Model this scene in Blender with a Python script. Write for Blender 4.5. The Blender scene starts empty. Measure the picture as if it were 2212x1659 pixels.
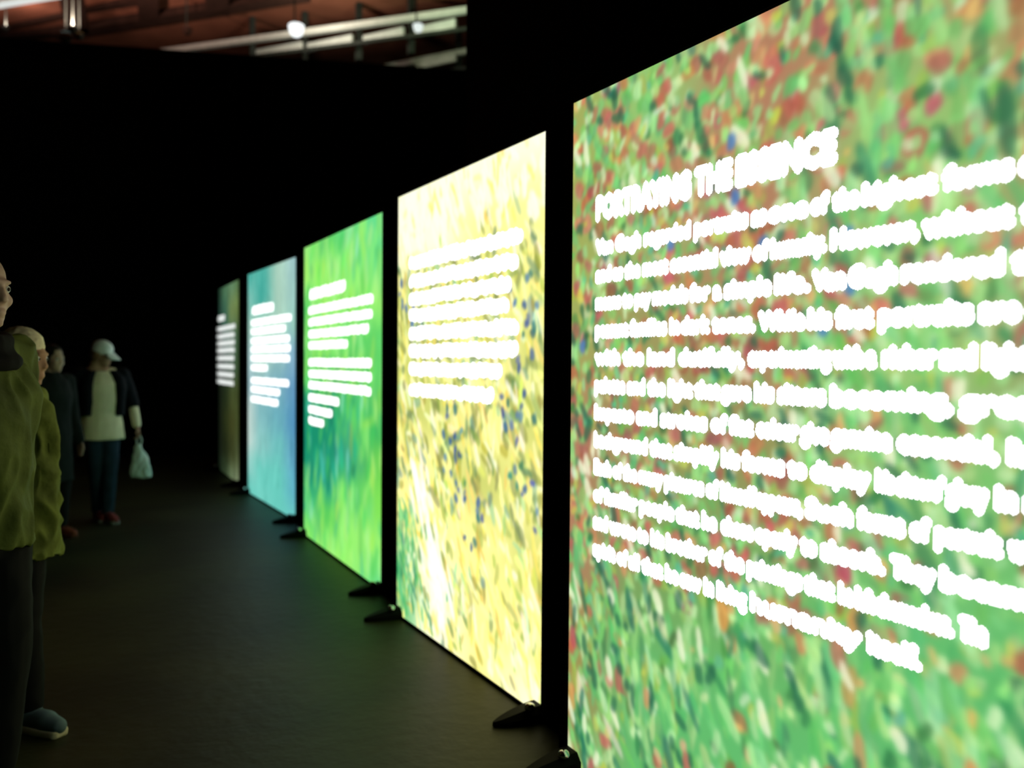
import bpy, bmesh, math, random
import numpy as np
from mathutils import Vector, Matrix, noise

random.seed(7)
SC = bpy.context.scene
COL = SC.collection

# ---------------------------------------------------------------- camera
F, CX, CY = 1900.0, 1106.0, 829.5
EYE = 1.377
YAW, PITCH, ROLL = math.radians(25.592), math.radians(-1.429), math.radians(0.438)
fw = Vector((math.sin(YAW)*math.cos(PITCH), math.cos(YAW)*math.cos(PITCH), math.sin(PITCH)))
rt0 = Vector((math.cos(YAW), -math.sin(YAW), 0)); up0 = rt0.cross(fw)
rt = rt0*math.cos(ROLL) + up0*math.sin(ROLL)
up = -rt0*math.sin(ROLL) + up0*math.cos(ROLL)
cam_d = bpy.data.cameras.new('camera'); cam = bpy.data.objects.new('camera', cam_d); COL.objects.link(cam)
M = Matrix.Identity(4)
for i in range(3):
    M[i][0], M[i][1], M[i][2] = rt[i], up[i], -fw[i]
M[2][3] = EYE
cam.matrix_world = M
cam_d.sensor_width = 36.0; cam_d.lens = 36.0*F/2212.0; cam_d.clip_start = 0.05; cam_d.clip_end = 200
cam_d.dof.use_dof = True; cam_d.dof.focus_distance = 2.3; cam_d.dof.aperture_fstop = 1.9
SC.camera = cam

# ---------------------------------------------------------------- world, exposure
w = bpy.data.worlds.new('world'); SC.world = w; w.use_nodes = True
w.node_tree.nodes['Background'].inputs[0].default_value = (0.0006, 0.0007, 0.0006, 1)
w.node_tree.nodes['Background'].inputs[1].default_value = 1.0
SC.view_settings.view_transform = 'Standard'; SC.view_settings.look = 'None'
SC.cycles.max_bounces = 5; SC.cycles.diffuse_bounces = 3; SC.cycles.glossy_bounces = 3
SC.view_settings.exposure = 0.0; SC.view_settings.gamma = 1.0; SC.view_settings.use_curve_mapping = False

# ---------------------------------------------------------------- survey helpers
EYEV = Vector((0, 0, EYE))
def ray(px, py):
    return (fw + rt*((px-CX)/F) - up*((py-CY)/F))
def at_height(px, py, z):
    d = ray(px, py); t = (z-EYE)/d.z
    return EYEV + d*t
def at_depth(px, py, dep):
    return EYEV + ray(px, py)*dep

# ---------------------------------------------------------------- material helpers
def srgb(r, g, b):
    f = lambda c: (c/255/12.92) if c/255 <= .04045 else ((c/255+.055)/1.055)**2.4
    return (f(r), f(g), f(b))
def mat(name, col, rough=.7, metal=0., var=.25, scale=8., bump=0., bscale=60., spec=.15):
    m = bpy.data.materials.new(name); m.use_nodes = True; nt = m.node_tree
    b = nt.nodes['Principled BSDF']
    tc = nt.nodes.new('ShaderNodeTexCoord')
    n = nt.nodes.new('ShaderNodeTexNoise'); n.inputs['Scale'].default_value = scale; n.inputs['Detail'].default_value = 4
    nt.links.new(tc.outputs['Object'], n.inputs['Vector'])
    cr = nt.nodes.new('ShaderNodeValToRGB')
    lo = [max(0, c*(1-var)) for c in col]; hi = [min(1, c*(1+var)) for c in col]
    cr.color_ramp.elements[0].position = .3; cr.color_ramp.elements[1].position = .7
    cr.color_ramp.elements[0].color = (*lo, 1); cr.color_ramp.elements[1].color = (*hi, 1)
    nt.links.new(n.outputs['Fac'], cr.inputs['Fac']); nt.links.new(cr.outputs['Color'], b.inputs['Base Color'])
    b.inputs['Roughness'].default_value = rough; b.inputs['Metallic'].default_value = metal
    b.inputs['Specular IOR Level'].default_value = spec
    if bump:
        n2 = nt.nodes.new('ShaderNodeTexNoise'); n2.inputs['Scale'].default_value = bscale
        nt.links.new(tc.outputs['Object'], n2.inputs['Vector'])
        bp = nt.nodes.new('ShaderNodeBump'); bp.inputs['Strength'].default_value = bump; bp.inputs['Distance'].default_value = .01
        nt.links.new(n2.outputs['Fac'], bp.inputs['Height']); nt.links.new(bp.outputs['Normal'], b.inputs['Normal'])
    return m
def emat(name, col, strength):
    m = bpy.data.materials.new(name); m.use_nodes = True; nt = m.node_tree
    b = nt.nodes['Principled BSDF']
    b.inputs['Base Color'].default_value = (.02, .02, .02, 1)
    b.inputs['Emission Color'].default_value = (*col, 1); b.inputs['Emission Strength'].default_value = strength
    b.inputs['Specular IOR Level'].default_value = .1; m.cycles.emission_sampling = 'NONE'
    return m
def print_mat(name, strength):
    m = bpy.data.materials.new(name); m.use_nodes = True; nt = m.node_tree
    b = nt.nodes['Principled BSDF']
    a = nt.nodes.new('ShaderNodeAttribute'); a.attribute_name = 'paint'
    b.inputs['Base Color'].default_value = (.02, .02, .02, 1); b.inputs['Specular IOR Level'].default_value = .1
    nt.links.new(a.outputs['Color'], b.inputs['Emission Color']); b.inputs['Emission Strength'].default_value = strength; m.cycles.emission_sampling = 'NONE'
    return m

MT = {}
MT['black_cloth'] = mat('black drape', (.0035, .0035, .0035), .95, bump=.2, spec=.1)
MT['frame'] = mat('black frame paint', (.004, .004, .004), .75, spec=.06)
MT['foot'] = mat('black foot paint', (.003, .0028, .0025), .6, spec=.08)
MT['steel'] = mat('polished steel', (.8, .8, .8), .15, 1.0, .05)
MT['floor'] = mat('dark carpet floor', (.026, .026, .009), .5, var=.45, scale=1.4, bump=.3, bscale=14, spec=.16)  # olive tint in the base colour stands in for the panels' coloured light
MT['ceiling'] = mat('red brown ceiling', (.30, .11, .065), .85, var=.25, scale=1.2)
MT['beam'] = mat('dark brown beam', (.035, .015, .010), .85)
MT['pale'] = mat('pale painted steel', (.72, .74, .70), .5, var=.1)
MT['grey_dark'] = mat('dark grey steel', (.03, .035, .03), .6)
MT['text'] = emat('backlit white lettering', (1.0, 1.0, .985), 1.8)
MT['text_dim'] = emat('dimmer backlit lettering', (.95, 1.0, .97), .85)

# ---------------------------------------------------------------- object helpers
def link(name, me, parent=None, m=None, smooth=False, loc=None):
    o = bpy.data.objects.new(name, me); COL.objects.link(o)
    if m is not None:
        me.materials.clear(); me.materials.append(m)
    if smooth:
        for p in me.polygons: p.use_smooth = True
    if parent is not None: o.parent = parent
    if loc is not None: o.location = loc
    return o
def mesh_from(verts, faces, name='m'):
    me = bpy.data.meshes.new(name); me.from_pydata([tuple(v) for v in verts], [], faces); me.update(); return me
def box_mesh(x0, x1, y0, y1, z0, z1, bevel=0.0):
    bm = bmesh.new()
    bmesh.ops.create_cube(bm, size=1.0)
    for v in bm.verts:
        v.co = Vector(((x0+x1)/2+v.co.x*(x1-x0), (y0+y1)/2+v.co.y*(y1-y0), (z0+z1)/2+v.co.z*(z1-z0)))
    if bevel: bmesh.ops.bevel(bm, geom=bm.edges[:], offset=bevel, segments=2, affect='EDGES')
    me = bpy.data.meshes.new('box'); bm.to_mesh(me); bm.free(); return me
def bar_mesh(a, b, wd, ht, upv=Vector((0, 0, 1))):
    a = Vector(a); b = Vector(b); d = (b-a).normalized(); s = d.cross(upv)
    s = s.normalized() if s.length > 1e-6 else Vector((1, 0, 0))
    u = s.cross(d).normalized(); V = []
    for p in (a, b):
        for sx, sz in ((-1, -1), (1, -1), (1, 1), (-1, 1)): V.append(p+s*(sx*wd/2)+u*(sz*ht/2))
    return mesh_from(V, [(0, 1, 2, 3), (7, 6, 5, 4), (0, 4, 5, 1), (1, 5, 6, 2), (2, 6, 7, 3), (3, 7, 4, 0)])
def tube_mesh(a, b, r, n=14):
    a = Vector(a); b = Vector(b); d = (b-a).normalized()
    s = d.orthogonal().normalized(); u = d.cross(s); V = []; Fc = []
    for p in (a, b):
        for i in range(n):
            t = 2*math.pi*i/n; V.append(p+s*(r*math.cos(t))+u*(r*math.sin(t)))
    for i in range(n): Fc.append((i, (i+1) % n, n+(i+1) % n, n+i))
    Fc.append(tuple(range(n))[::-1]); Fc.append(tuple(range(n, 2*n)))
    return mesh_from(V, Fc)
def lathe_mesh(prof, n=20):
    V = []; Fc = []
    for r, z in prof:
        for i in range(n):
            t = 2*math.pi*i/n; V.append((r*math.cos(t), r*math.sin(t), z))
    for k in range(len(prof)-1):
        for i in range(n):
            Fc.append((k*n+i, k*n+(i+1) % n, (k+1)*n+(i+1) % n, (k+1)*n+i))
    Fc.append(tuple(range(n))[::-1]); Fc.append(tuple(range((len(prof)-1)*n, len(prof)*n)))
    return mesh_from(V, Fc)
def thing(name, label, cat, loc=(0, 0, 0), rz=0., group=None):
    o = bpy.data.objects.new(name, None); COL.objects.link(o); o.location = loc; o.rotation_euler = (0, 0, rz)
    o.empty_display_size = .1
    o['label'] = label; o['category'] = cat
    if group: o['group'] = group
    return o
def struct(name, me, m, label):
    o = link(name, me, None, m); o['kind'] = 'structure'; o['label'] = label; o['category'] = name.split('_')[0]
    return o

# ---------------------------------------------------------------- the setting
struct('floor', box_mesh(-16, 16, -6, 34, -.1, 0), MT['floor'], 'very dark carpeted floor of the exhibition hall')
CEIL = 8.0
ceiling = struct('ceiling', box_mesh(-22, 24, -6, 40, CEIL, CEIL+.2), MT['ceiling'], 'red brown hall ceiling above the black walls')
struct('wall_far', box_mesh(-22, 24, 39.6, 40, 0, CEIL), MT['black_cloth'], 'dark outer hall wall behind the black partition')
# low black partition at the end of the passage
def partition(pa, za, pb, zb, ext_l, ext_r):
    A = at_depth(pa[0], pa[1], za); B = at_depth(pb[0], pb[1], zb)
    top = (A.z+B.z)/2
    A.z = B.z = 0; d = (B-A).normalized(); A -= d*ext_l; B += d*ext_r
    n = Vector((-d.y, d.x, 0))*.12
    V = [A, B, B+n, A+n]; V = V+[v+Vector((0, 0, top)) for v in V]
    return mesh_from(V, [(3, 2, 1, 0), (4, 5, 6, 7), (0, 1, 5, 4), (1, 2, 6, 5), (2, 3, 7, 6), (3, 0, 4, 7)])
struct('wall_back', partition((0, 85), 12.2, (1000, 148), 13.4, 6, 9), MT['black_cloth'], 'long black partition closing the end of the passage')
struct('wall_right', box_mesh(2.3, 2.42, -3, 5.56, 0, 6.2), MT['black_cloth'], 'tall black partition standing behind the nearest lit panels')

# dark beams under the ceiling
def beam(p, q, wd=.5, ht=.14, z=7.92):
    return link('beam', bar_mesh(at_height(*p, z), at_height(*q, z), wd, ht), ceiling, MT['beam'])
beam((120, 73), (660, -12), .34)
beam((322, 46), (318, -25), .36)
beam((168, 62), (150, -25), .4)
beam((472, 25), (466, -25), .4)
beam((-40, 72), (330, -10), .12, .06)
beam((150, 28), (330, 2), .12, .06)
beam((-30, 84), (180, 64), .25, .1)

# ---------------------------------------------------------------- lettering as flat cut shapes
RES = .0022
def runs_mesh(bm_arr, x0, z0, y=0.):
    """bitmap rows (bottom row first) -> one quad per horizontal run, in the panel's own plane"""
    V = []; Fc = []
    for j in range(bm_arr.shape[0]):
        r = np.concatenate(([0], bm_arr[j].astype(np.int8), [0])); dd = np.diff(r)
        for a, b in zip(np.where(dd == 1)[0], np.where(dd == -1)[0]):
            k = len(V); xa, xb = x0+a*RES, x0+b*RES; za, zb = z0+j*RES, z0+(j+1)*RES
            V += [(xa, y, za), (xb, y, za), (xb, y, zb), (xa, y, zb)]; Fc.append((k, k+1, k+2, k+3))
    return mesh_from(V, Fc, 'lettering')
def dilate(a, r):
    n = int(math.ceil(r)); out = a.copy(); H, W = a.shape
    for dy in range(-n, n+1):
        k = int(math.floor(math.sqrt(max(0, r*r-dy*dy))))
        ys = slice(max(0, dy), min(H, H+dy)); yt = slice(max(0, -dy), min(H, H-dy))
        for dx in range(-k, k+1):
            xs = slice(max(0, dx), min(W, W+dx)); xt = slice(max(0, -dx), min(W, W-dx))
            out[yt, xt] |= a[ys, xs]
    return out
def word_tris(txt):
    cu = bpy.data.curves.new('t', 'FONT'); cu.body = txt; cu.size = 1.0; cu.resolution_u = 2; cu.align_x = 'LEFT'
    o = bpy.data.objects.new('t', cu); COL.objects.link(o)
    dg = bpy.context.evaluated_depsgraph_get(); me = o.evaluated_get(dg).to_mesh()
    me.calc_loop_triangles()
    co = np.array([v.co[:2] for v in me.vertices]); tr = np.array([t.vertices[:] for t in me.loop_triangles])
    o.evaluated_get(dg).to_mesh_clear(); bpy.data.objects.remove(o); bpy.data.curves.remove(cu)
    return co, tr
def raster(co, tr, x0, z0, nx, nz, arr):
    for t in tr:
        p = co[t]; a = np.floor((p.min(0)-(x0, z0))/RES).astype(int); b = np.ceil((p.max(0)-(x0, z0))/RES).astype(int)
        a = np.maximum(a, 0); b = np.minimum(b, (nx-1, nz-1))
        if (b < a).any(): continue
        X, Z = np.meshgrid(x0+(np.arange(a[0], b[0]+1)+.5)*RES, z0+(np.arange(a[1], b[1]+1)+.5)*RES)
        s = []
        for i in range(3):
            q, r = p[i], p[(i+1) % 3]; s.append((r[0]-q[0])*(Z-q[1])-(r[1]-q[1])*(X-q[0]))
        ins = ((s[0] >= 0) & (s[1] >= 0) & (s[2] >= 0)) | ((s[0] <= 0) & (s[1] <= 0) & (s[2] <= 0))
        arr[a[1]:b[1]+1, a[0]:b[0]+1] |= ins
def text_line_mesh(segs, size, zbase, bloom, y):
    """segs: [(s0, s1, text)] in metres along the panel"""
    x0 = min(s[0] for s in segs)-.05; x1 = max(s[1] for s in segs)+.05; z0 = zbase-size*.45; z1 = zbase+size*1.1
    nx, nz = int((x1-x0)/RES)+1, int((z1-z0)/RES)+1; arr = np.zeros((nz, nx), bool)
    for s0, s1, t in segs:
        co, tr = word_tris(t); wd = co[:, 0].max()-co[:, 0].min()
        sx = (s1-s0-2*bloom)/wd
        c2 = np.empty_like(co); c2[:, 0] = s0+bloom+(co[:, 0]-co[:, 0].min())*sx; c2[:, 1] = zbase+co[:, 1]*size
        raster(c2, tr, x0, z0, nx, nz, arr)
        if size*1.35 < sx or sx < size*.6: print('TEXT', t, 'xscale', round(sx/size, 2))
    return runs_mesh(dilate(arr, bloom/RES), x0, z0, y)  # letters thickened: camera bloom around lit text is put into their shape
def blur_bar_mesh(s0, s1, zc, th, y, rng, amp=.12, res=None):
    """a line of lettering too small to read: a rounded white bar with uneven edges"""
    x0, z0 = s0-.02, zc-th; nx, nz = int((s1-s0+.04)/RES)+1, int(2*th/RES)+1
    X, Z = np.meshgrid(x0+(np.arange(nx)+.5)*RES, z0+(np.arange(nz)+.5)*RES)
    arr = np.zeros((nz, nx), bool); x = s0+th*.45
    while x < s1-th*.42:
        r = th*.5*(1+rng.uniform(-amp*.6, amp*.6)); zz = zc+th*rng.uniform(-amp, amp)*.7
        arr |= (X-x)**2+(Z-zz)**2 < r*r
        x += th*rng.uniform(.2, .34)
    return runs_mesh(arr, x0, z0, y)

# ---------------------------------------------------------------- brushwork print (colour per vertex on a fine grid)
class Canvas:
    def __init__(s, W, H, nx, seed):
        s.W, s.H = W, H; s.nx = nx; s.nz = int(nx*H/W); s.rng = np.random.default_rng(seed)
        s.img = np.zeros((s.nz, s.nx, 3)); s.soft = 1
    def layout(s, grid):
        """grid: rows top->bottom of sRGB triples, interpolated over the canvas"""
        g = np.array(grid, float)[::-1]; gz, gx = g.shape[:2]
        zi = np.linspace(0, gz-1, s.nz); xi = np.linspace(0, gx-1, s.nx)
        z0 = np.clip(zi.astype(int), 0, gz-2); x0 = np.clip(xi.astype(int), 0, gx-2)
        fz = (zi-z0)[:, None, None]; fx = (xi-x0)[None, :, None]
        fz = fz*fz*(3-2*fz); fx = fx*fx*(3-2*fx)
        a = g[z0][:, x0]; b = g[z0][:, x0+1]; c = g[z0+1][:, x0]; d = g[z0+1][:, x0+1]
        s.img[:] = (a*(1-fx)+b*fx)*(1-fz)+(c*(1-fx)+d*fx)*fz
    def stroke(s, u, v, ln, wd, ang, col, alpha=.9):
        """u,v in 0..1 (v up), ln, wd in metres, ang in degrees from vertical, leaning right"""
        px = s.W/s.nx; x, z = u*s.W/px, v*s.H/px; L, w_ = max(ln/px/2, .6), max(wd/px/2, .5)
        R = int(L+w_)+2; xa, xb = max(0, int(x)-R), min(s.nx, int(x)+R+1); za, zb = max(0, int(z)-R), min(s.nz, int(z)+R+1)
        if xa >= xb or za >= zb: return
        X, Z = np.meshgrid(np.arange(xa, xb)-x, np.arange(za, zb)-z)
        t = math.radians(ang); a = X*math.sin(t)+Z*math.cos(t); c = X*math.cos(t)-Z*math.sin(t)
        c = c+.18*w_*np.sin(a/L*2.2+u*40)
        d = (np.abs(a)/L)**2.6+(np.abs(c)/w_)**2.2
        m = (np.clip(1.25-d, 0, .5)*2*alpha)[..., None]
        rid = (1+.06*np.sin(c/w_*5))[..., None]
        s.img[za:zb, xa:xb] = s.img[za:zb, xa:xb]*(1-m)+np.array(col)*rid*m
    def strokes(s, n, rule):
        for _ in range(n):
            u, v = s.rng.random(2); r = rule(u, v, s.rng)
            if r: s.stroke(u, v, *r)
    def mesh(s):
        sx = np.linspace(0, s.W, s.nx); sz = np.linspace(0, s.H, s.nz)
        X, Z = np.meshgrid(sx, sz); co = np.stack([X, np.zeros_like(X), Z], -1).reshape(-1, 3)
        me = bpy.data.meshes.new('print'); nx, nz = s.nx, s.nz
        i = (np.arange(nz-1)[:, None]*nx+np.arange(nx-1)[None, :]).ravel()
        f = np.stack([i, i+1, i+nx+1, i+nx], -1).astype(np.int32)
        me.vertices.add(len(co)); me.vertices.foreach_set('co', co.ravel())
        me.loops.add(f.size); me.loops.foreach_set('vertex_index', f.ravel())
        me.polygons.add(len(f)); me.polygons.foreach_set('loop_start', (np.arange(len(f))*4).astype(np.int32))
        me.update(calc_edges=True)
        g = s.img
        for _ in range(s.soft):
            q = np.pad(g, ((1, 1), (1, 1), (0, 0)), mode='edge')
            g = (4*g+q[:-2, 1:-1]+q[2:, 1:-1]+q[1:-1, :-2]+q[1:-1, 2:])/8
        c = np.clip(g/255., 0, 1.6).reshape(-1, 3)
        c = np.where(c <= .04045, c/12.92, ((c+.055)/1.055)**2.4)
        at = me.color_attributes.new('paint', 'FLOAT_COLOR', 'POINT')
        at.data.foreach_set('color', np.concatenate([c, np.ones((len(c), 1))], 1).astype(np.float32).ravel())
        return me
def pick(rng, table):
    p = np.array([t[0] for t in table], float); i = rng.choice(len(table), p=p/p.sum())
    return np.array(table[i][1], float)+rng.normal(0, 9, 3)

def art_poppy(W, H):
    c = Canvas(W, H, 290, 3); c.soft = 4
    O = (165, 175, 95); G = (150, 200, 115); B = (100, 190, 110); RB = (180, 130, 98)
    c.layout([[O, G, RB, RB, G], [O, G, RB, G, RB], [O, (160, 155, 95), RB, G, RB], [RB, (150, 150, 90), (150, 150, 90), G, B], [RB, (125, 165, 95), (110, 180, 100), B, B], [(165, 145, 85), B, B, B, (75, 165, 115)], [(170, 140, 90), B, B, (75, 165, 110), (90, 175, 125)]])
    def base(u, v, r):
        col = pick(r, [(3, (130, 205, 118)), (2, (100, 185, 102)), (2.4, (180, 228, 145)), (.8, (72, 140, 84)), (1.2, (168, 188, 88)), (.6, (205, 242, 180))])
        return (r.uniform(.03, .07)*(1.9 if v < .3 else 1), r.uniform(.024, .05)*(.75 if v < .3 else 1), r.normal(-8 if v < .35 else -12, 25), col, .65)
    c.strokes(1700, base)
    def red(u, v, r):
        d = (.95 if v > .32 else .06)*(.45+.9*max(0, math.sin(u*9+v*5.5))*max(0, math.sin(v*13-u*4)+.9))
        if u > .6 and v < .62: d *= .3
        if r.random() > d: return None
        col = pick(r, [(3, (192, 112, 92)), (2, (172, 100, 82)), (1.4, (216, 140, 104)), (.7, (145, 98, 70)), (1, (208, 104, 102))])
        return (r.uniform(.03, .06), r.uniform(.034, .066), r.normal(0, 45), col, .75)
    c.strokes(2000, red)
    def mix(u, v, r):
        if v < .25 and r.random() < .5: return None
        col = pick(r, [(2.6, (165, 224, 135)), (2, (118, 198, 112)), (2, (208, 244, 180)), (1.1, (62, 120, 76)), (.9, (198, 208, 98)), (.7, (228, 190, 118)), (.6, (95, 188, 138))])
        return (r.uniform(.018, .055), r.uniform(.016, .036), r.normal(0, 38), col, .78)
    c.strokes(1900, mix)
    def blades(u, v, r):
        pr = .9 if v < .32 else (.5 if u > .55 else .06)
        if r.random() > pr: return None
        col = pick(r, [(2, (150, 222, 138)), (2, (100, 196, 112)), (1.1, (52, 128, 86)), (1.3, (200, 242, 172)), (.4, (36, 102, 86)), (.3, (245, 250, 215))])
        return (r.uniform(.07, .16), r.uniform(.02, .04), r.normal(-22, 14), col, .6)
    c.strokes(750, blades)
    def petals(u, v, r):
        if v > .42 or r.random() > .8: return None
        col = pick(r, [(2, (192, 108, 94)), (1.5, (218, 154, 104)), (1, (188, 94, 90))])
        return (r.uniform(.06, .11), r.uniform(.03, .05), r.normal(-3, 10), col, .8)
    c.strokes(85, petals)
    c.strokes(80, lambda u, v, r: (r.uniform(.04, .10), r.uniform(.022, .036), r.normal(-25, 16), (248, 252, 215), .8))
    c.strokes(130, lambda u, v, r: (r.uniform(.03, .09), r.uniform(.018, .034), r.normal(-25, 25), (38, 96, 74), .65))
    for u, v in ((.44, .865), (.45, .80), (.51, .74), (.66, .735), (.665, .685), (.62, .645), (.30, .76), (.04, .63)):
        c.stroke(u, v, .045, .034, 10, (80, 130, 190), .85)
    return c.mesh()
def art_wheat(W, H):
    c = Canvas(W, H, 220, 5); c.soft = 3
    Y = (252, 244, 150); P = (255, 255, 215); O = (200, 205, 110); G = (90, 180, 110)
    c.layout([[P, P, P, P], [P, P, Y, Y], [O, O, O, Y], [O, O, Y, O], [O, O, Y, O], [Y, Y, O, Y], [Y, Y, Y, O], [G, P, Y, Y], [G, P, Y, P]])
    def base(u, v, r):
        dens = .8 if v < .82 else .25
        if r.random() > dens: return None
        col = pick(r, [(3.2, (255, 248, 160)), (2, (235, 225, 110)), (1.7, (175, 190, 100)), (1.5, (255, 255, 220)), (.9, (140, 160, 85)), (.5, (165, 205, 150)), (.5, (240, 200, 90))])
        return (r.uniform(.05, .16), r.uniform(.018, .04), r.normal(-30, 28), col, .7)
    c.strokes(1100, base)
    def olive(u, v, r):
        d = .9 if .3 < v < .85 else .13
        if r.random() > d or (v > .86): return None
        col = pick(r, [(2, (125, 140, 80)), (1, (95, 125, 90)), (1, (165, 160, 70)), (.6, (120, 160, 150))])
        return (r.uniform(.05, .14), r.uniform(.024, .05), r.normal(-35, 30), col, .6)
    c.strokes(520, olive)
    def yel(u, v, r):
        col = pick(r, [(2, (255, 250, 170)), (1, (255, 255, 225)), (1, (250, 230, 110))])
        return (r.uniform(.06, .18), r.uniform(.014, .03), r.normal(-30, 16), col, .7)
    c.strokes(300, yel)
    r = c.rng
    for _ in range(85):
        # corn-flower dabs drift down in loose diagonal trails
        k = r.choice(4); t = r.random()
        u, v = ((.40+.25*t, .50-.27*t), (.84+.13*t, .55-.3*t), (.02+.2*t, .78-.12*t), (.86+.1*t, .75-.2*t))[k]
        u += r.normal(0, .05); v += r.normal(0, .02)
        c.stroke(u, v, r.uniform(.02, .055), r.uniform(.022, .044), r.normal(-10, 30), pick(r, [(2, (62, 92, 150)), (1, (90, 125, 160)), (1, (50, 110, 110))]), .8)
    for _ in range(90):
        u = abs(r.normal(0, .13)); v = r.uniform(.02, .27)
        c.stroke(u, v, r.uniform(.05, .14), r.uniform(.014, .03), r.normal(-20, 15), pick(r, [(2, (80, 175, 105)), (1, (130, 205, 135)), (1, (55, 140, 100))]), .75)
    for _ in range(70):
        t = r.random()
        c.stroke(.16+.28*t+r.normal(0, .04), .36-.33*t, r.uniform(.08, .2), r.uniform(.02, .04), -28, (255, 255, 240), .8)
    for _ in range(90):
        c.stroke(r.random(), r.uniform(.87, 1), r.uniform(.06, .18), r.uniform(.02, .05), r.normal(-20, 15), (255, 255, 225), .8)
    return c.mesh()
def art_green(W, H):
    c = Canvas(W, H, 110, 8); c.soft = 4
    L = (150, 235, 110); T = (25, 140, 105); M_ = (95, 205, 100); S = (100, 215, 130)
    c.layout([[(150, 230, 120), M_, S, (95, 215, 140)], [L, L, (135, 230, 120), S], [M_, L, L, L], [M_, L, M_, M_], [M_, (70, 175, 75), (80, 170, 80), M_], [T, T, M_, (50, 170, 95)], [T, T, (60, 160, 120), (110, 205, 80)], [T, (35, 150, 125), M_, (125, 220, 85)], [(60, 180, 130), (90, 200, 90), L, L], [(120, 225, 95), L, L, S]])
    def base(u, v, r):
        if .22 < v < .52 and u < .75:
            col = pick(r, [(2, (30, 145, 108)), (1.4, (45, 170, 138)), (1.4, (95, 200, 90)), (.6, (110, 205, 190)), (.5, (150, 175, 70)), (.7, (20, 105, 85))])
        else:
            col = pick(r, [(2.4, (150, 235, 110)), (1.5, (115, 220, 105)), (1.2, (175, 242, 145)), (.5, (80, 190, 95)), (.7, (165, 225, 85)), (.3, (70, 180, 125))])
        return (r.uniform(.10, .28), r.uniform(.05, .10), r.normal(5, 20), col, .42)
    c.strokes(420, base)
    for u, v in ((.55, .48), (.62, .31), (.48, .28), (.78, .50), (.72, .93), (.12, .10)):
        c.stroke(u, v, .16, .05, 5, (150, 225, 215), .6)
    return c.mesh()
def art_sky(W, H):
    c = Canvas(W, H, 60, 11)
    G = (175, 215, 195); B = (95, 160, 195); T = (70, 175, 160); C_ = (110, 210, 195)
    c.layout([[T, (80, 180, 165), G, (165, 205, 210)], [(130, 200, 185), T, G, (160, 205, 200)], [(160, 205, 190), G, G, (150, 205, 190)], [(170, 205, 205), G, (150, 195, 195), (130, 175, 200)], [(165, 200, 205), (145, 190, 195), (125, 180, 195), (100, 155, 195)], [(195, 218, 212), (130, 190, 195), (110, 178, 192), (85, 148, 192)], [(195, 220, 212), (140, 205, 200), (115, 198, 195), (95, 160, 195)], [(150, 215, 205), C_, C_, (95, 175, 200)], [C_, (120, 215, 200), C_, (110, 205, 200)]])
    def base(u, v, r):
        z, x = int(v*(c.nz-1)), int(u*(c.nx-1))
        return (r.uniform(.12, .4), r.uniform(.04, .09), r.normal(12, 18), c.img[z, x]+r.normal(0, 14), .4)
    c.strokes(240, base)
    return c.mesh()
def art_dusk(W, H):
    c = Canvas(W, H, 44, 13)
    D = (18, 24, 16); O = (62, 72, 38)
    c.layout([[(30, 55, 40), (70, 105, 75), (95, 130, 95), (80, 110, 70)], [(28, 50, 42), (55, 95, 75), (105, 125, 75), (90, 110, 60)], [D, (55, 90, 80), (75, 105, 85), (60, 85, 55)], [D, (40, 60, 50), (60, 85, 65), (55, 75, 45)], [D, (30, 40, 22), O, O], [D, (35, 42, 20), (58, 62, 30), O], [D, (28, 35, 18), (52, 58, 30), (70, 80, 50)], [(20, 30, 20), (45, 60, 38), (90, 105, 75), (130, 145, 110)]])
    def base(u, v, r):
        z, x = int(v*(c.nz-1)), int(u*(c.nx-1))
        return (r.uniform(.08, .25), r.uniform(.03, .07), r.normal(0, 25), c.img[z, x]*r.uniform(.7, 1.35), .5)
    c.strokes(200, base)
    return c.mesh()

# ---------------------------------------------------------------- the lit panels
PH, PZ = 2.24, .014
def foot_mesh():
    # half-oval tapered foot running out in front of the panel: local -Y is the front
    V = []; Fc = []; n = 13
    prof = []
    for i in range(n):
        t = i/(n-1); y = .08-.27*t; hw = .055*math.sqrt(max(.02, 1-(max(0, t-.25)/.75)**2)); h = .058-.040*max(0, (t-.3)/.7)**1.4
        prof.append((y, hw, h))
    for y, hw, h in prof:
        V += [(-hw, y, 0), (hw, y, 0), (hw, y, h*.55), (hw*.55, y, h), (-hw*.55, y, h), (-hw, y, h*.55)]
    for k in range(n-1):
        for i in range(6): Fc.append((k*6+i, k*6+(i+1) % 6, (k+1)*6+(i+1) % 6, (k+1)*6+i))
    Fc.append(tuple(range(6))[::-1]); Fc.append(tuple(range((n-1)*6, n*6)))
    me = mesh_from(V, Fc)
    bm = bmesh.new(); bm.from_mesh(me); bmesh.ops.recalc_face_normals(bm, faces=bm.faces[:]); bm.to_mesh(me); bm.free()
    return me
FOOT = foot_mesh()
BOLT = lathe_mesh([(.010, -.006), (.019, 0), (.021, .008), (.017, .017), (.010, .022), (.002, .024)], 18)
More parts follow.
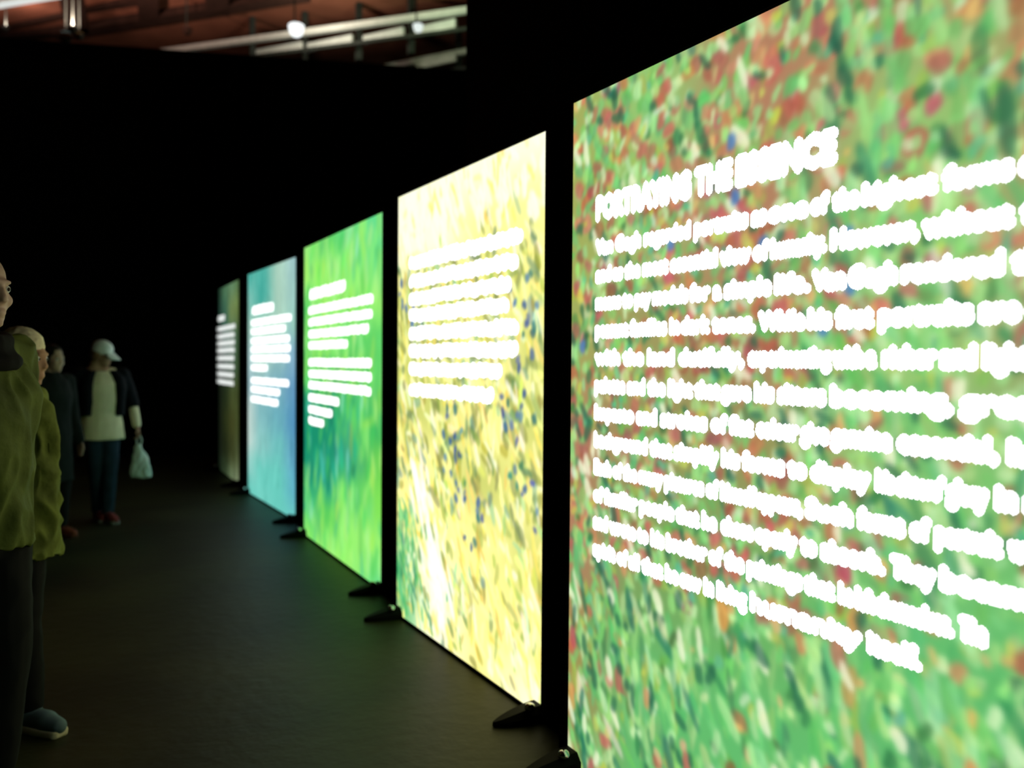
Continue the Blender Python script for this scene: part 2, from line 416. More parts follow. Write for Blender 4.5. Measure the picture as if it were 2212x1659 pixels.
class Panel:
    def __init__(s, near, far, label, art, strength):
        s.far = Vector((*far, 0)); s.near = Vector((*near, 0)); d = s.near-s.far; s.W = d.length; s.d = d.normalized()
        rz = math.atan2(d.y, d.x)
        s.n = Vector((s.d.y, -s.d.x, 0))          # local -Y: front normal, towards the passage
        s.root = thing('light_box', label, 'light panel', s.far, rz, 'tall backlit text panels along the passage')
        W = s.W
        fr = .05; dp = .10
        link('frame_post', box_mesh(-fr, 0, -.004, dp, .003, PZ+PH+.03, .004), s.root, MT['frame'])
        link('frame_post', box_mesh(W, W+fr, -.004, dp, .003, PZ+PH+.03, .004), s.root, MT['frame'])
        link('top_rail', box_mesh(0, W, -.004, dp, PZ+PH, PZ+PH+.03, .004), s.root, MT['frame'])
        link('bottom_rail', box_mesh(0, W, -.002, dp, .003, PZ), s.root, MT['frame'])
        link('back_panel', box_mesh(0, W, .02, dp-.005, PZ, PZ+PH), s.root, MT['frame'])
        for x in (.03, W-.03):
            f = link('foot', FOOT, s.root, MT['foot'], loc=(x, 0, 0))
            link('foot_bolt', BOLT, f, MT['steel'], True, loc=(.03, -.05, .053))
        me = art(W, PH); a = link('art_print', me, s.root, print_mat('backlit print', strength), loc=(0, .004, PZ))
        a['label'] = 'backlit painterly print'
    def uv(s, px, py):
        """photo point -> (metres along the panel from its far edge, height)"""
        d = ray(px, py); t = (s.far-EYEV).dot(s.n)/d.dot(s.n); p = EYEV+d*t
        return (p-s.far).dot(s.d), p.z
    def bars(s, left, rows, th, rng, name='text_line', amp=.12, m='text'):
        for y, xr in rows:
            s0, z = s.uv(left, y); s1, _ = s.uv(xr, y)
            _, za = s.uv(left, y-th/2); _, zb = s.uv(left, y+th/2)
            link(name, blur_bar_mesh(s0, s1, z, (za-zb)*.86, -.001, rng, amp), s.root, MT[m])

POS = [((1.557, .87), (1.474, 2.618)), ((1.557, 2.971), (1.487, 4.537)), ((1.55, 5.013), (1.505, 6.921)), ((1.568, 7.522), (1.456, 9.34)), ((1.455, 9.926), (1.436, 11.476))]
pan = [Panel(*POS[0], 'nearest backlit panel, green and red brushwork under white paragraph with a heading', art_poppy, 1.0),
       Panel(*POS[1], 'bright yellow backlit panel with eight white text lines, second from the camera', art_wheat, 1.2),
       Panel(*POS[2], 'lime green and teal backlit panel between the yellow and pale blue panels', art_green, 1.1),
       Panel(*POS[3], 'pale blue grey backlit panel beyond the lime green panel', art_sky, .95),
       Panel(*POS[4], 'dim dark olive backlit panel, farthest in the row', art_dusk, 1.1)]
rg = np.random.default_rng(21)
# nearest panel: heading and twelve lines
P = pan[0]
def seg(y, items): return [(P.uv(a, 800)[0], P.uv(b, 800)[0], t) for a, b, t in items]
s_h, z_h = P.uv(1290, 481)
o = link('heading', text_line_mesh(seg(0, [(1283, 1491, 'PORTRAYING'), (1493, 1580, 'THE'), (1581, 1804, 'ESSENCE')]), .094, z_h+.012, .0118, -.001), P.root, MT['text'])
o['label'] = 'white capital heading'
LINES = [
 [(1283, 1655, 'Van Gogh regarded portraits as'), (1650, 1745, 'one'), (1741, 1790, 'of'), (1788, 1855, 'the'), (1852, 2023, 'highest'), (2024, 2188, 'forms'), (2186, 2290, 'of art')],
 [(1283, 1662, 'and as the most essential view of'), (1658, 1786, 'humanity.'), (1786, 1985, 'However,'), (1982, 2191, 'without'), (2192, 2300, 'the')],
 [(1283, 1488, 'means to pay models'), (1485, 1668, 'for a simple'), (1667, 1752, 'life.'), (1748, 1828, 'Van'), (1825, 1940, 'Gogh'), (1939, 2172, 'rendered'), (2174, 2300, 'the')],
 [(1283, 1470, 'peasant families in'), (1467, 1634, 'dark tones.'), (1634, 1742, 'While'), (1740, 1800, 'his'), (1799, 1891, 'first'), (1892, 2107, 'portraits'), (2106, 2290, 'are of')],
 [(1283, 1611, 'with the land dutifully,'), (1613, 1898, 'experimenting with a'), (1900, 2290, 'richer and lighter')],
 [(1283, 1560, 'palette and the light that'), (1556, 1790, 'gave his sitters'), (1791, 2066, 'becoming,'), (2068, 2290, 'great')],
 [(1283, 1634, 'Impasto and strokes of flat'), (1633, 1935, 'colour give genuine'), (1937, 2168, 'essential,'), (2174, 2290, 'lively')],
 [(1283, 1605, 'background that simplify his'), (1602, 1890, 'forms to display'), (1891, 2148, 'his sitters’ glory'), (2149, 2290, 'in all')],
 [(1283, 1560, 'Each of the many pictures of'), (1557, 1743, 'himself appears,'), (1741, 1853, 'Such'), (1853, 1967, 'forms'), (1968, 2022, 'of'), (2021, 2180, 'portrait'), (2180, 2290, 'were')],
 [(1283, 1557, 'of familiar people that he'), (1559, 1732, 'chose openly'), (1731, 1776, 'to'), (1775, 1925, 'absorb.'), (1926, 2036, 'They'), (2035, 2290, 'became')],
 [(1283, 1570, 'and wrote to his brother of'), (1567, 1816, 'the paintings that'), (1815, 2078, 'he left themselves.'), (2078, 2152, 'The')],
 [(1283, 1475, 'spirit of all that he'), (1473, 1625, 'saw in living'), (1624, 1878, 'humanity'), (1879, 2008, 'itself.')]]
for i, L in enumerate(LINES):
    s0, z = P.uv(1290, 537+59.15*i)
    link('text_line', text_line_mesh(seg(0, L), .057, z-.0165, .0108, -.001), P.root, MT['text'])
# yellow panel: eight lines too blurred to read
pan[1].bars(884, [(570, 1134), (610, 1121), (647, 1106), (683, 1103), (721, 1125), (759, 1122), (797, 1085), (840, 1070)], 31, rg, amp=.16)
# lime green panel
pan[2].bars(669, [(637, 746)], 25, rg, 'heading')
pan[2].bars(667, [(671.5, 807), (697, 805), (722.5, 797), (747, 752), (782.5, 803), (807, 803), (831, 802), (858, 732), (883.5, 718), (907.5, 700)], 18.5, rg)
pan[3].bars(545, [(671.5, 591)], 21, rg, 'heading')
pan[3].bars(543, [(698, 630), (717, 617), (737, 626), (755, 628), (774, 626), (794, 578), (821, 624), (840.5, 605), (861, 601)], 15, rg)
pan[4].bars(470, [(690, 486)], 14, rg, 'heading', m='text_dim')
pan[4].bars(469, [(712, 508), (728, 507), (743, 507), (757.5, 507), (773.5, 506), (790.5, 506), (807, 505), (823, 505)], 11, rg, m='text_dim')

# ---------------------------------------------------------------- gear under the hall ceiling
def truss(name, label, p, q, panels, hangers, z=7.45):
    A = at_height(*p, z); B = at_height(*q, z); d = (B-A).normalized()
    t = thing(name, label, 'lighting rail', (A.x, A.y, A.z))
    def L(me): 
        me.transform(Matrix.Translation((-A.x, -A.y, -A.z))); return me
    link('top_rail', L(bar_mesh(A-d*1.5, B+d*1.5, .10, .10)), t, MT['pale'])
    for a, b in panels:
        link('side_panel', L(bar_mesh(at_height(*a, z-.15), at_height(*b, z-.15), .06, .15)), t, MT['pale'])
    for x, y in hangers:
        c = at_height(x, y, z)
        link('hanger', L(bar_mesh(c+Vector((0, 0, .55)), c+Vector((0, 0, -.5)), .14, .10, Vector((1, 0, 0)))), t, MT['grey_dark'])
    link('back_rail', L(bar_mesh(A+Vector((0, 0, -.32))-d*1.5, B+Vector((0, 0, -.32))+d*1.5, .05, .06)), t, MT['grey_dark'])
    return t
truss('lighting_rail', 'long pale lighting rail with light side panels under the ceiling', (405, 105), (1000, 23),
      [((555, 117), (652, 99)), ((665, 103), (762, 84)), ((786, 87), (872, 68)), ((898, 69), (985, 50))],
      [(545, 100), (658, 90), (775, 72), (888, 56)])
truss('lighting_rail', 'second pale rail low beside the tall black partition edge', (862, 140), (1003, 112),
      [((900, 142), (985, 124))], [(990, 120)])
def spot_lamp(label, px, py, r, m_lens, m_body, energy, col, z=7.4, globe=False):
    c = at_height(px, py, z); t = thing('spotlight', label, 'spotlight', c, 0, 'lamps under the hall ceiling')
    link('body', lathe_mesh([(r*.45, -r*1.1), (r*.8, -r*.8), (r, -r*.1), (r*1.02, r*.3), (r*.95, r*.35)]), t, m_lens if globe else m_body, True)
    link('lens', lathe_mesh([(r*.9, r*.30), (r*.85, r*.42), (r*.5, r*.5), (r*.1, r*.52)]), t, m_lens, True)
    link('yoke', bar_mesh((0, r*1.1, 0), (0, r*1.1, CEIL-z-.01), min(.025, r*.3), r*.12, Vector((0, 1, 0))), t, MT['grey_dark'])
    link('yoke_arm', bar_mesh((0, r*.6, 0), (0, r*1.2, 0), r*.3, r*.12), t, MT['grey_dark'])
    if energy:
        ld = bpy.data.lights.new('lamp_glow', 'POINT' if globe else 'SPOT')
        if not globe: ld.spot_size = math.radians(165); ld.spot_blend = .3
        ld.energy = energy; ld.color = col; ld.shadow_soft_size = r*.8
        lo = bpy.data.objects.new('lamp_glow', ld); COL.objects.link(lo); lo.parent = t; lo.location = (fw.x*r*2, fw.y*r*2, r*.4) if globe else (0, 0, r*.7); lo.rotation_euler = (math.pi, 0, 0)
    return t
spot_lamp('bright white frosted lamp hanging at the long pale rail', 640, 60, .13, emat('lamp white', (.95, 1, 1), 1.4), MT['pale'], 70, (1, .92, .75), z=7.0, globe=True)
spot_lamp('small white lamp below the long pale rail near the partition edge', 903, 57, .08, emat('lamp white small', (.9, 1, .95), .9), MT['pale'], 50, (.78, 1, .62), z=6.75, globe=True)
spot_lamp('small white lamp in the cluster under dark beams', 157, 61, .07, emat('lamp cream', (1, .98, .8), .9), MT['grey_dark'], 400, (1, .72, .6), z=6.7)
spot_lamp('small teal lamp in the cluster under dark beams', 142, 77, .10, emat('lamp teal', (.25, .6, .6), .55), MT['grey_dark'], 0, (1, 1, 1), z=6.7)
spot_lamp('small amber lamp in the cluster under dark beams', 171, 76, .07, emat('lamp amber', (.8, .5, .15), .45), MT['grey_dark'], 0, (1, 1, 1), z=6.7)
spot_lamp('dull pink glowing stand-in for a red-lit pipe bracket between dark beams and rail', 404, 64, .09, emat('bracket pink glow', (.5, .2, .15), .35), MT['beam'], 0, (1, 1, 1))  # lamp shape and faint glow stand in for a red-lit pipe bracket
spot_lamp('tiny pale lamp at the left end of the cluster', 12, 60, .06, emat('lamp far', (.9, .85, .7), .5), MT['grey_dark'], 60, (1, .75, .65))
t = thing('strip_light', 'white strip light crossing the top left ceiling corner', 'strip light', at_height(0, 14, 7.6))
a, b = at_height(-120, 32, 7.6), at_height(130, -9, 7.6); T0 = Matrix.Translation(-t.location)
me = tube_mesh(a, b, .045); me.transform(T0); link('tube', me, t, emat('strip tube', (.95, 1, .97), .75), True)
me = bar_mesh(a+Vector((0, 0, .08)), b+Vector((0, 0, .08)), .14, .06); me.transform(T0); link('housing', me, t, MT['pale'])
for k in (.15, .85):
    p = a.lerp(b, k); me = bar_mesh(p+Vector((0, 0, .1)), p+Vector((0, 0, CEIL-7.6-.01)), .03, .03, Vector((1, 0, 0))); me.transform(T0); link('hanger', me, t, MT['grey_dark'])

# ---------------------------------------------------------------- people
def prim_cap(bm, p0, p1, r0, r1, sx=1., n=14):
    p0, p1 = Vector(p0), Vector(p1); d = p1-p0; L = d.length; d = d.normalized() if L > 1e-6 else Vector((0, 0, 1))
    s = d.cross(Vector((0, 1, 0))); s = s.normalized() if s.length > .05 else Vector((1, 0, 0)); u = s.cross(d)
    rings = []
    for k in range(5):
        a = -math.pi/2+k*math.pi/2/4*.999+.02*(k == 0); rings.append((p0+d*(r0*math.sin(a)), r0*math.cos(a)))
    for k in range(5):
        a = k*math.pi/2/4*.985; rings.append((p1+d*(r1*math.sin(a)), r1*math.cos(a)))
    prev = None; first = None
    for c, r in rings:
        vs = [bm.verts.new(c+s*(r*sx*math.cos(2*math.pi*i/n))+u*(r*math.sin(2*math.pi*i/n))) for i in range(n)]
        if prev:
            for i in range(n): bm.faces.new((prev[i], prev[(i+1) % n], vs[(i+1) % n], vs[i]))
        else: first = vs
        prev = vs
    bm.faces.new(first[::-1]); bm.faces.new(prev)
def prim_ell(bm, c, r, M_=None):
    mt = Matrix.Translation(Vector(c)) @ Matrix.Diagonal((*r, 1))
    if M_ is not None: mt = M_ @ mt
    bmesh.ops.create_uvsphere(bm, u_segments=16, v_segments=10, radius=1.0, matrix=mt)
def prim_loft(bm, rings, n=24, e=2.3):
    """rings: (cx, cy, z, rx, ry) bottom to top, super-ellipse sections"""
    prev = None; first = None
    for cx, cy, z, rx, ry in rings:
        vs = []
        for i in range(n):
            t = 2*math.pi*i/n; c_, s_ = math.cos(t), math.sin(t)
            vs.append(bm.verts.new((cx+rx*math.copysign(abs(c_)**(2/e), c_), cy+ry*math.copysign(abs(s_)**(2/e), s_), z)))
        if prev:
            for i in range(n): bm.faces.new((prev[i], prev[(i+1) % n], vs[(i+1) % n], vs[i]))
        else: first = vs
        prev = vs
    bm.faces.new(first[::-1]); bm.faces.new(prev)
def fuse(build, voxel, smooth=4, fold=0., fscale=9., stretch=(1, 1, .5)):
    bm = bmesh.new(); build(bm); bmesh.ops.recalc_face_normals(bm, faces=bm.faces[:])
    me = bpy.data.meshes.new('fuse'); bm.to_mesh(me); bm.free()
    o = bpy.data.objects.new('fuse', me); COL.objects.link(o)
    r = o.modifiers.new('r', 'REMESH'); r.mode = 'VOXEL'; r.voxel_size = voxel; r.use_smooth_shade = True
    sm = o.modifiers.new('s', 'SMOOTH'); sm.factor = .5; sm.iterations = smooth
    dg = bpy.context.evaluated_depsgraph_get(); out = bpy.data.meshes.new_from_object(o.evaluated_get(dg))
    bpy.data.objects.remove(o); bpy.data.meshes.remove(me)
    if fold:
        nrm = [v.normal.copy() for v in out.vertices]
        for v, nv in zip(out.vertices, nrm):
            q = Vector((v.co.x*stretch[0], v.co.y*stretch[1], v.co.z*stretch[2]))*fscale
            v.co += nv*(fold*noise.noise(q)+fold*.9*(.35-abs(noise.noise(q*1.35+Vector((5, 1, 2)))*1.8)))
    return out
def head_prims(bm, Mh):
    for c, r in (((0, .015, .03), (.074, .094, .086)), ((0, -.03, -.03), (.060, .064, .085)), ((0, -.045, -.082), (.043, .045, .034)),
                 ((0, -.078, -.101), (.020, .016, .016)), ((0, -.080, .024), (.047, .013, .010)), ((.036, -.066, -.032), (.023, .022, .022)),
                 ((-.036, -.066, -.032), (.023, .022, .022)), ((0, -.089, -.064), (.022, .012, .006)), ((0, -.088, -.076), (.019, .012, .006)),
                 ((.076, .012, -.01), (.010, .020, .033)), ((-.076, .012, -.01), (.010, .020, .033)), ((0, -.099, -.030), (.015, .012, .010))):
        prim_ell(bm, c, r, Mh)
    prim_cap(bm, Mh @ Vector((0, -.088, .012)), Mh @ Vector((0, -.101, -.026)), .007, .0105)
    prim_cap(bm, Mh @ Vector((0, .022, -.06)), Mh @ Vector((0, .045, -.20)), .056, .064)
def hand_prims(bm, wrist, direc, side, curl=.5, s=1., palm=None):
    """palm and five fingers; side=+1 for the figure's left hand; palm faces the body unless given"""
    d = Vector(direc).normalized(); pn = Vector(palm) if palm else Vector((-side, 0, 0)); pn = (pn-d*pn.dot(d)).normalized()
    f = d.cross(pn)                                # across the knuckles
    if f.y > 0: f = -f                             # thumb side towards the front (-Y)
    W_ = Vector(wrist)
    for k in range(4):
        prim_cap(bm, W_+d*.01, W_+d*.088*s+f*((.030-.020*k)*s), .017*s, .0125*s)
    for k, (ln, off) in enumerate(((.070, .030), (.078, .010), (.072, -.010), (.056, -.030))):
        p = W_+d*.088*s+f*off*s; dirn = d.copy()
        for j, q in enumerate((.45, .32, .23)):
            ang = curl*(.45+.5*j); dd = (d*math.cos(ang)+pn*math.sin(ang)).normalized(); p2 = p+dd*ln*q*s
            prim_cap(bm, p, p2, (.0098-.001*j)*s, (.0090-.001*j)*s, n=10); p = p2
    p = W_+d*.03*s+f*.028*s
    for j, (ln, a) in enumerate(((.04, .85), (.033, .55), (.026, .35))):
        dd = (d*math.cos(a)+f*math.sin(a)+pn*(.25+.25*curl)).normalized(); p2 = p+dd*ln*s
        prim_cap(bm, p, p2, (.0135-.0015*j)*s, (.012-.0015*j)*s, n=10); p = p2
def skel(sp=1., **kw):
    J = dict(hipL=(.09, 0, .90), hipR=(-.09, 0, .90), kneeL=(.10, -.02, .49), kneeR=(-.10, -.02, .49), ankL=(.11, .03, .085), ankR=(-.11, .03, .085),
             shL=(.185, .02, 1.42), shR=(-.185, .02, 1.42), elL=(.24, .03, 1.13), elR=(-.24, .03, 1.13), wrL=(.26, -.03, .88), wrR=(-.26, -.03, .88), head=(0, -.02, 1.635))
    J.update(kw); return {k: Vector(v) for k, v in J.items()}
def body_mesh(J, Mh, voxel, slim=1., curl=(.5, .5), hands=True):
    def b(bm):
        head_prims(bm, Mh)
        prim_loft(bm, [(0, .01, .86, .10*slim, .08), (0, .01, .95, .155*slim, .105*slim), (0, .005, 1.08, .135*slim, .095*slim), (0, .0, 1.25, .155*slim, .11*slim), (0, .01, 1.40, .15*slim, .095), (0, .02, 1.47, .07, .065), (0, .025, 1.52, .055, .055)])
        for S in 'LR':
            sd = 1 if S == 'L' else -1
            prim_cap(bm, J['hip'+S], J['knee'+S], .082*slim, .055); prim_cap(bm, J['knee'+S], J['ank'+S], .054, .036)
            prim_ell(bm, J['knee'+S].lerp(J['ank'+S], .3)+Vector((0, .012, 0)), (.042, .044, .10))
            a = J['ank'+S]; td = J.get('toe'+S, Vector((.03*sd, -1, 0))).normalized()
            prim_cap(bm, a+Vector((0, 0, -.045))-td*.02, a+td*.15+Vector((0, 0, -.055)), .035, .026)
            prim_cap(bm, a, a+Vector((0, 0, -.05)), .036, .036)
            prim_cap(bm, (J['sh'+S].x*.4, .02, 1.42), J['sh'+S], .06, .056)
            prim_cap(bm, J['sh'+S], J['el'+S], .050*slim, .038); prim_cap(bm, J['el'+S], J['wr'+S], .038, .027)
            if hands: hand_prims(bm, J['wr'+S], J['wr'+S]-J['el'+S], sd, curl[0 if S == 'L' else 1])
    return fuse(b, voxel, 3)
def shoe_meshes(J, S, voxel=.007):
    sd = 1 if S == 'L' else -1; a = J['ank'+S]; td = J.get('toe'+S, Vector((.03*sd, -1, 0))).normalized(); sv = Vector((-td.y, td.x, 0))
    g = a.z-.085
    def up_(bm):
        prim_cap(bm, (a-td*.035).xy.to_3d()+Vector((0, 0, g+.055)), (a+td*.10).xy.to_3d()+Vector((0, 0, g+.055)), .044, .046)
        prim_cap(bm, (a+td*.10).xy.to_3d()+Vector((0, 0, g+.050)), (a+td*.165).xy.to_3d()+Vector((0, 0, g+.045)), .046, .036)
        prim_cap(bm, a+Vector((0, 0, -.03)), a+Vector((0, 0, .015)), .048, .045)
    def so_(bm):
        for q0, q1, w0, w1 in ((-.04, .06, .042, .044), (.06, .165, .048, .040)):
            for h in (.012, .022):
                for k in (-.5, 0, .5):
                    prim_cap(bm, (a+td*q0+sv*w0*k).xy.to_3d()+Vector((0, 0, g+h)), (a+td*q1+sv*w1*k).xy.to_3d()+Vector((0, 0, g+h)), w0*.62 if k == 0 else .012+w0*.3, .012+w1*.3, n=12)
    up_m = fuse(up_, voxel, 3); so_m = fuse(so_, voxel, 2)
    for v in so_m.vertices: v.co.z = max(g, min(g+.032, v.co.z))
    return up_m, so_m
def add_eyes(root, Mh):
    sp = bmesh.new(); bmesh.ops.create_uvsphere(sp, u_segments=12, v_segments=8, radius=.0125); me = bpy.data.meshes.new('eye'); sp.to_mesh(me); sp.free()
    si = bmesh.new(); bmesh.ops.create_uvsphere(si, u_segments=10, v_segments=6, radius=.0065); mi = bpy.data.meshes.new('iris'); si.to_mesh(mi); si.free()
    for x in (.031, -.031):
        e = link('eye', me, root, SKIN['eye'], True, loc=Mh @ Vector((x, -.0735, .003))); link('iris', mi, e, SKIN['iris'], True, loc=(Mh.to_3x3() @ Vector((0, -.0085, 0))))
SKIN = dict(eye=mat('eye white', (.7, .7, .66), .3, var=.05), iris=mat('dark iris', (.03, .02, .015), .3))
def person(label, px, py, height, turn, group='visitors walking along the dark passage'):
    c = at_height(px, py, 0.0); t = thing('person', label, 'person', (c.x, c.y, 0), math.atan2(c.x, -c.y)*1.0, group)
    # local -Y towards the camera, then turned (positive: towards the viewer's right)
    t.rotation_euler = (0, 0, math.atan2(-c.y, -c.x)+math.pi/2+math.radians(turn)); s = height/1.75; t.scale = (s, s, s)
    return t
def head_matrix(J, yaw=0., nod=0., tilt=0.):
    return Matrix.Translation(J['head']) @ Matrix.Rotation(math.radians(yaw), 4, 'Z') @ Matrix.Rotation(math.radians(nod), 4, 'X') @ Matrix.Rotation(math.radians(tilt), 4, 'Y')
def trousers(J, voxel, fat=1., low=.06, fold=.004, bulge=None):
    def b(bm):
        if bulge: prim_ell(bm, bulge, (.075, .075, .11))
        prim_loft(bm, [(0, .01, .80, .10, .08), (0, .01, .88, .165*fat, .118*fat), (0, .01, .97, .163*fat, .115*fat), (0, .008, 1.05, .148*fat, .106*fat)])
        for S in 'LR':
            h, k, a = J['hip'+S], J['knee'+S], J['ank'+S]; a = k.lerp(a, 1-low/.4*.4)
            prim_cap(bm, h, k, .098*fat, .074*fat); prim_cap(bm, k, a+Vector((0, 0, .01)), .074*fat, .062*fat)
    return fuse(b, voxel, 3, fold, 10, (1, 1, .7))
def coat(J, voxel, rings, r_arm=(.075, .062, .052), fold=.006, arms='LR', cut=1.0, fscale=8):
    def b(bm):
        prim_loft(bm, rings)
        for S in arms:
            prim_cap(bm, (J['sh'+S].x*.45, .02, 1.42), J['sh'+S], .075, r_arm[0]); prim_cap(bm, J['sh'+S], J['el'+S], r_arm[0], r_arm[1])
            prim_cap(bm, J['el'+S], J['el'+S].lerp(J['wr'+S], cut), r_arm[1], r_arm[2])
    return fuse(b, voxel, 3, fold, fscale)

m_skin = mat('skin', (.50, .31, .22), .55, var=.12, scale=14, spec=.4)
m_skin_d = mat('skin tanned', (.40, .22, .13), .55, var=.12, scale=14)
m_jeans = mat('dark blue jeans', (.018, .035, .055), .85, bump=.2, bscale=200)
m_black = mat('black trousers', (.006, .006, .006), .9, spec=.2)

# man in the olive jacket, nearest, cut by the frame edge
J = skel(elL=(.225, .10, 1.14), wrL=(.20, .10, .88))
R = person('tall man in olive green jacket with dark collar, cut by the left picture edge', -50, 1762, 1.695, 48)
Mh = head_matrix(J, -6, 4)
link('body', body_mesh(J, Mh, .0065, 1.05, (.5, .5)), R, m_skin, True); add_eyes(R, Mh)
link('trousers', trousers(J, .009, 1.05), R, m_black, True)
jk = [(0, .01, .835, .190, .150), (0, .01, .86, .198, .155), (0, .01, .97, .196, .150), (0, .005, 1.12, .190, .146), (0, 0, 1.30, .196, .146), (0, .01, 1.39, .172, .122), (0, .02, 1.46, .105, .09), (0, .025, 1.485, .085, .08)]
m_olive = mat('olive green jacket', (.085, .105, .018), .75, var=.3, scale=9, bump=.3, bscale=40)
JK = link('jacket', coat(J, .008, jk, (.078, .070, .060), .022, fscale=11), R, m_olive, True)
def b_col(bm):
    for k in range(16):
        a0, a1 = [math.radians(-250+320*q/16) for q in (k, k+1)]
        for lift, wide, rr in ((0, 0, .036), (.035, .10, .026), (-.03, .35, .026)):
            p = [Vector(((.100+wide*.1)*math.cos(a), .022+(.088+wide*.1)*math.sin(a), 1.455+.018*math.sin(a)+lift)) for a in (a0, a1)]
            prim_cap(bm, p[0], p[1], rr, rr)
o = link('collar', fuse(b_col, .009, 3, .003), JK, mat('dark collar', (.005, .004, .003), .9), True); o['label'] = 'dark jacket collar'
for S in 'LR':
    u_, s_ = shoe_meshes(J, S); sh = link('shoe', u_, R, m_black, True); link('sole', s_, sh, m_black, True)
def b_hair(bm):
    prim_ell(bm, (0, .045, .040), (.078, .082, .078), Mh); prim_ell(bm, (0, .07, -.02), (.066, .05, .06), Mh)
link('hair', fuse(b_hair, .008, 3, .004, 40, (1, 1, 1)), R, mat('grey brown hair', (.16, .12, .08), .7), True)

# pale haired person half hidden behind him
J = skel(head=(.045, .02, 1.615), shL=(.125, .02, 1.39), shR=(-.150, .02, 1.40), elL=(.135, .05, 1.11), wrL=(.10, -.06, .86), ankL=(.105, .0, .085), toeL=(1, .1, 0), ankR=(-.10, -.05, .085), toeR=(.6, -.8, 0))
R = person('person with pale short hair, green jacket and grey blue shoes behind the tall man', 34, 1566, 1.50, -58)
Mh = head_matrix(J, 118, 10)
link('body', body_mesh(J, Mh, .009, 1., (.8, .5)), R, m_skin_d, True); add_eyes(R, Mh)
link('trousers', trousers(J, .010, .92), R, m_black, True)
ck = [(0, .01, .74, .195, .155), (0, .01, .95, .195, .155), (0, .005, 1.10, .18, .145), (0, 0, 1.28, .168, .132), (0, .01, 1.38, .145, .11), (0, .02, 1.45, .09, .08), (0, .025, 1.49, .07, .07)]
link('jacket', coat(J, .009, ck, (.070, .066, .056), .024, fscale=12), R, mat('moss green jacket', (.13, .155, .03), .8, var=.35, scale=9, bump=.3, bscale=40), True)
def b_hair(bm):
    prim_ell(bm, (0, .022, .048), (.083, .098, .080), Mh); prim_ell(bm, (0, .07, .0), (.072, .052, .075), Mh)
    for x in (-.068, .068): prim_ell(bm, (x, .02, .03), (.016, .05, .045), Mh)
link('hair', fuse(b_hair, .008, 3, .004, 40, (1, 1, 1)), R, mat('pale blond hair', (.72, .64, .40), .7), True)
for S in 'LR':
    u_, s_ = shoe_meshes(J, S, .007); sh = link('shoe', u_, R, mat('grey blue shoe', (.10, .15, .17), .7), True); link('sole', s_, sh, mat('pale shoe sole', (.60, .54, .36), .7), True)

# short person in the long dark coat
J = skel(head=(.0, -.03, 1.63))
R = person('small dark haired person in long black coat between two pale heads', 112, 1165, 1.48, 40)
Mh = head_matrix(J, 5, 8)
link('body', body_mesh(J, Mh, .010), R, m_skin, True); add_eyes(R, Mh)
link('trousers', trousers(J, .012), R, m_black, True)
ck = [(0, .01, .52, .20, .16), (0, .01, .75, .195, .15), (0, .01, .95, .185, .14), (0, .005, 1.12, .17, .13), (0, 0, 1.30, .19, .135), (0, .01, 1.41, .175, .115), (0, .02, 1.475, .10, .085), (0, .025, 1.51, .08, .075)]
link('coat', coat(J, .012, ck, (.08, .07, .06)), R, mat('black coat', (.007, .010, .008), .85), True)
def b_hair(bm):
    prim_ell(bm, (0, .026, .042), (.086, .096, .086), Mh); prim_ell(bm, (0, .065, -.04), (.082, .055, .09), Mh)
    for x in (-.074, .074): prim_ell(bm, (x, .01, -.03), (.018, .05, .085), Mh)
link('hair', fuse(b_hair, .009, 3, .004, 40, (1, 1, 1)), R, mat('black hair', (.010, .008, .006), .6), True)
for S in 'LR':
    u_, s_ = shoe_meshes(J, S, .010); sh = link('shoe', u_, R, mat('dull red shoe', (.20, .05, .03), .6), True); link('sole', s_, sh, mat('dark red sole', (.08, .03, .02), .7), True)

# walker in the white cap with a bag
J = skel(elL=(.285, .06, 1.16), wrL=(.315, -.02, .915), elR=(-.25, .06, 1.15), wrR=(-.265, .0, .92), kneeL=(.06, -.06, .50), ankL=(.035, -.06, .085), kneeR=(-.05, .0, .49), ankR=(-.02, .10, .085), hipL=(.075, 0, .90), hipR=(-.075, 0, .90), head=(.0, -.035, 1.625), toeL=(.25, -1, 0), toeR=(.1, -1, 0))
R = person('person in white cap, cream top and dark short cardigan, carrying a pale bag', 221, 1127, 1.53, 10)
Mh = head_matrix(J, 52, 16)
link('body', body_mesh(J, Mh, .010, .95, (1.3, .5)), R, m_skin_d, True); add_eyes(R, Mh)
link('jeans', trousers(J, .011, .98), R, m_jeans, True)
m_cream = mat('cream knit top', (.88, .78, .50), .85, var=.06, bump=.3, bscale=120)
tp = [(.0, .0, .80, .205, .150), (0, 0, .84, .203, .148), (0, .0, .96, .185, .138), (0, .0, 1.06, .165, .128), (0, -.01, 1.20, .160, .128), (0, -.01, 1.34, .165, .125), (0, .01, 1.42, .13, .10), (0, .02, 1.46, .08, .075)]
o = link('top', coat(J, .010, tp, (.055, .048, .043), .004, 'LR', .92), R, m_cream, True); o['label'] = 'cream long top'
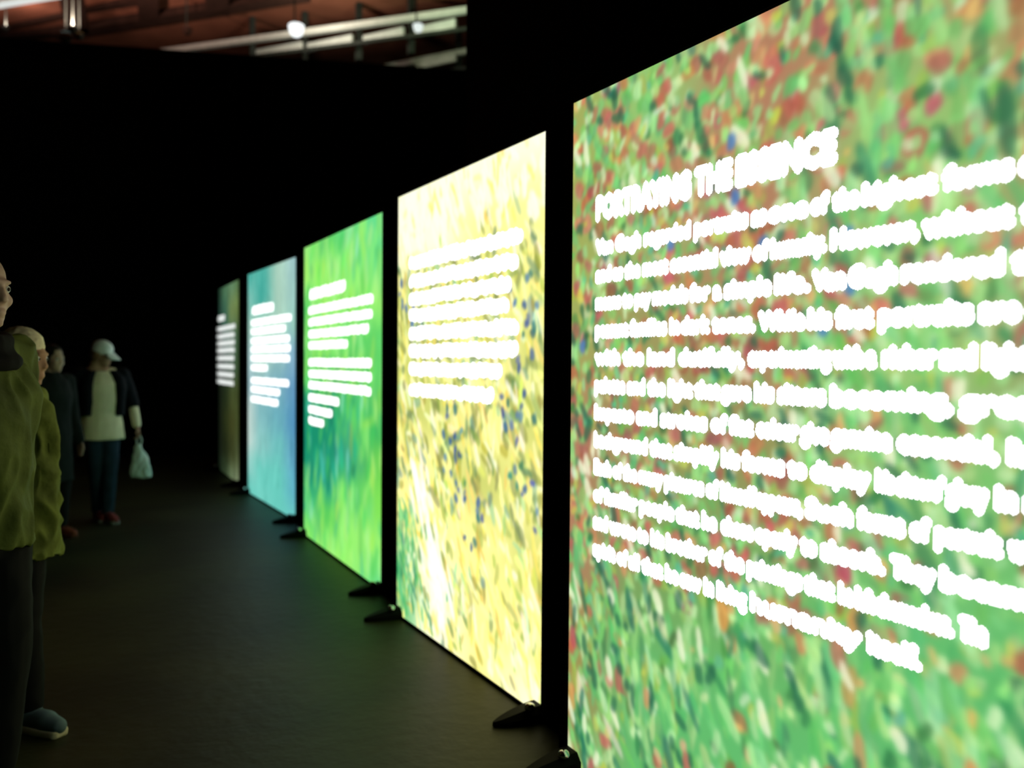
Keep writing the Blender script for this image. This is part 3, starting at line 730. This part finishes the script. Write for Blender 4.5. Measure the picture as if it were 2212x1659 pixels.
# cropped cardigan, open in front: two front halves, a back and short sleeves
def b_card(bm):
    for S in 'LR':
        sd = 1 if S == 'L' else -1
        prim_loft(bm, [(sd*.140, .0, 1.03, .062, .125), (sd*.142, 0, 1.15, .066, .135), (sd*.142, -.002, 1.30, .074, .140), (sd*.128, .005, 1.40, .075, .115), (sd*.09, .015, 1.465, .045, .085)], 18)
        prim_cap(bm, (J['sh'+S].x*.5, .02, 1.42), J['sh'+S], .07, .076); prim_cap(bm, J['sh'+S], J['el'+S], .076, .066)
        prim_cap(bm, J['el'+S], J['el'+S].lerp(J['wr'+S], .10), .066, .064)
    prim_loft(bm, [(0, .075, 1.03, .16, .065), (0, .075, 1.20, .16, .07), (0, .07, 1.35, .17, .075), (0, .06, 1.45, .10, .06)], 18)
o = link('cardigan', fuse(b_card, .010, 3, .005), R, mat('navy cardigan', (.0022, .0035, .0055), .85, var=.5, scale=20), True); o['label'] = 'dark short cardigan'
def b_cap(bm):
    prim_ell(bm, (0, .012, .050), (.088, .104, .082), Mh)
    prim_ell(bm, (0, .014, .028), (.087, .103, .05), Mh)
cap = link('cap', fuse(b_cap, .008, 3), R, mat('white cap', (.90, .92, .86), .8, var=.03), True); cap['label'] = 'white peaked cap'
def b_brim(bm):
    for k in range(9):
        a0 = math.radians(-60+120*k/8)
        p = Mh @ Vector((.075*math.sin(a0), -.065-.02*math.cos(a0), .022)); q = Mh @ Vector((.085*math.sin(a0), -.085-.085*math.cos(a0), -.005-.012*abs(math.sin(a0))))
        prim_cap(bm, p, q, .012, .009, n=10)
        if k < 8:
            a1 = a0+math.radians(7.5); p = Mh @ Vector((.075*math.sin(a1), -.065-.02*math.cos(a1), .022)); q = Mh @ Vector((.085*math.sin(a1), -.085-.085*math.cos(a1), -.005-.012*abs(math.sin(a1)))); prim_cap(bm, p, q, .012, .009, n=10)
link('brim', fuse(b_brim, .007, 2), cap, cap.data.materials[0], True)
def b_hair(bm):
    prim_ell(bm, (0, .060, -.03), (.074, .055, .085), Mh)
    for x in (-.070, .070): prim_ell(bm, (x, .03, -.03), (.016, .045, .06), Mh)
link('hair', fuse(b_hair, .009, 3, .004, 40, (1, 1, 1)), R, mat('brown hair', (.16, .09, .04), .7), True)
for S in 'LR':
    u_, s_ = shoe_meshes(J, S, .010); sh = link('shoe', u_, R, mat('red canvas shoe', (.28, .05, .05), .7), True); link('sole', s_, sh, mat('grey sole', (.30, .28, .26), .7), True)
# the bag hangs from the closed left hand
bpy.context.view_layer.update()
hp = R.matrix_world @ (J['wr'+'L']+(J['wrL']-J['elL']).normalized()*.10)
bag = thing('bag', 'limp pale plastic bag hanging from the cap wearer\'s hand', 'bag', (hp.x, hp.y, hp.z-.36), R.rotation_euler[2]-.1)
def b_bag(bm):
    prim_loft(bm, [(.015, 0, .0, .085, .035), (.012, 0, .03, .095, .05), (.008, 0, .10, .085, .055), (0, 0, .18, .062, .045), (-.005, 0, .25, .036, .03), (-.004, 0, .29, .018, .018)])
link('sack', fuse(b_bag, .007, 2, .010, 14, (1, 1, .6)), bag, mat('pale plastic', (.66, .74, .62), .4, var=.08), True)
def b_bh(bm):
    for sx in (-1, 1):
        pts = [Vector((-.004+sx*.012, 0, .27)), Vector((sx*.020, 0, .315)), Vector((sx*.014, 0, .352)), Vector((0, 0, .366))]
        for a, b in zip(pts[:-1], pts[1:]): prim_cap(bm, a, b, .007, .007, n=8)
link('handle', fuse(b_bh, .004, 1), bag, mat('pale plastic loop', (.60, .68, .58), .4), True)
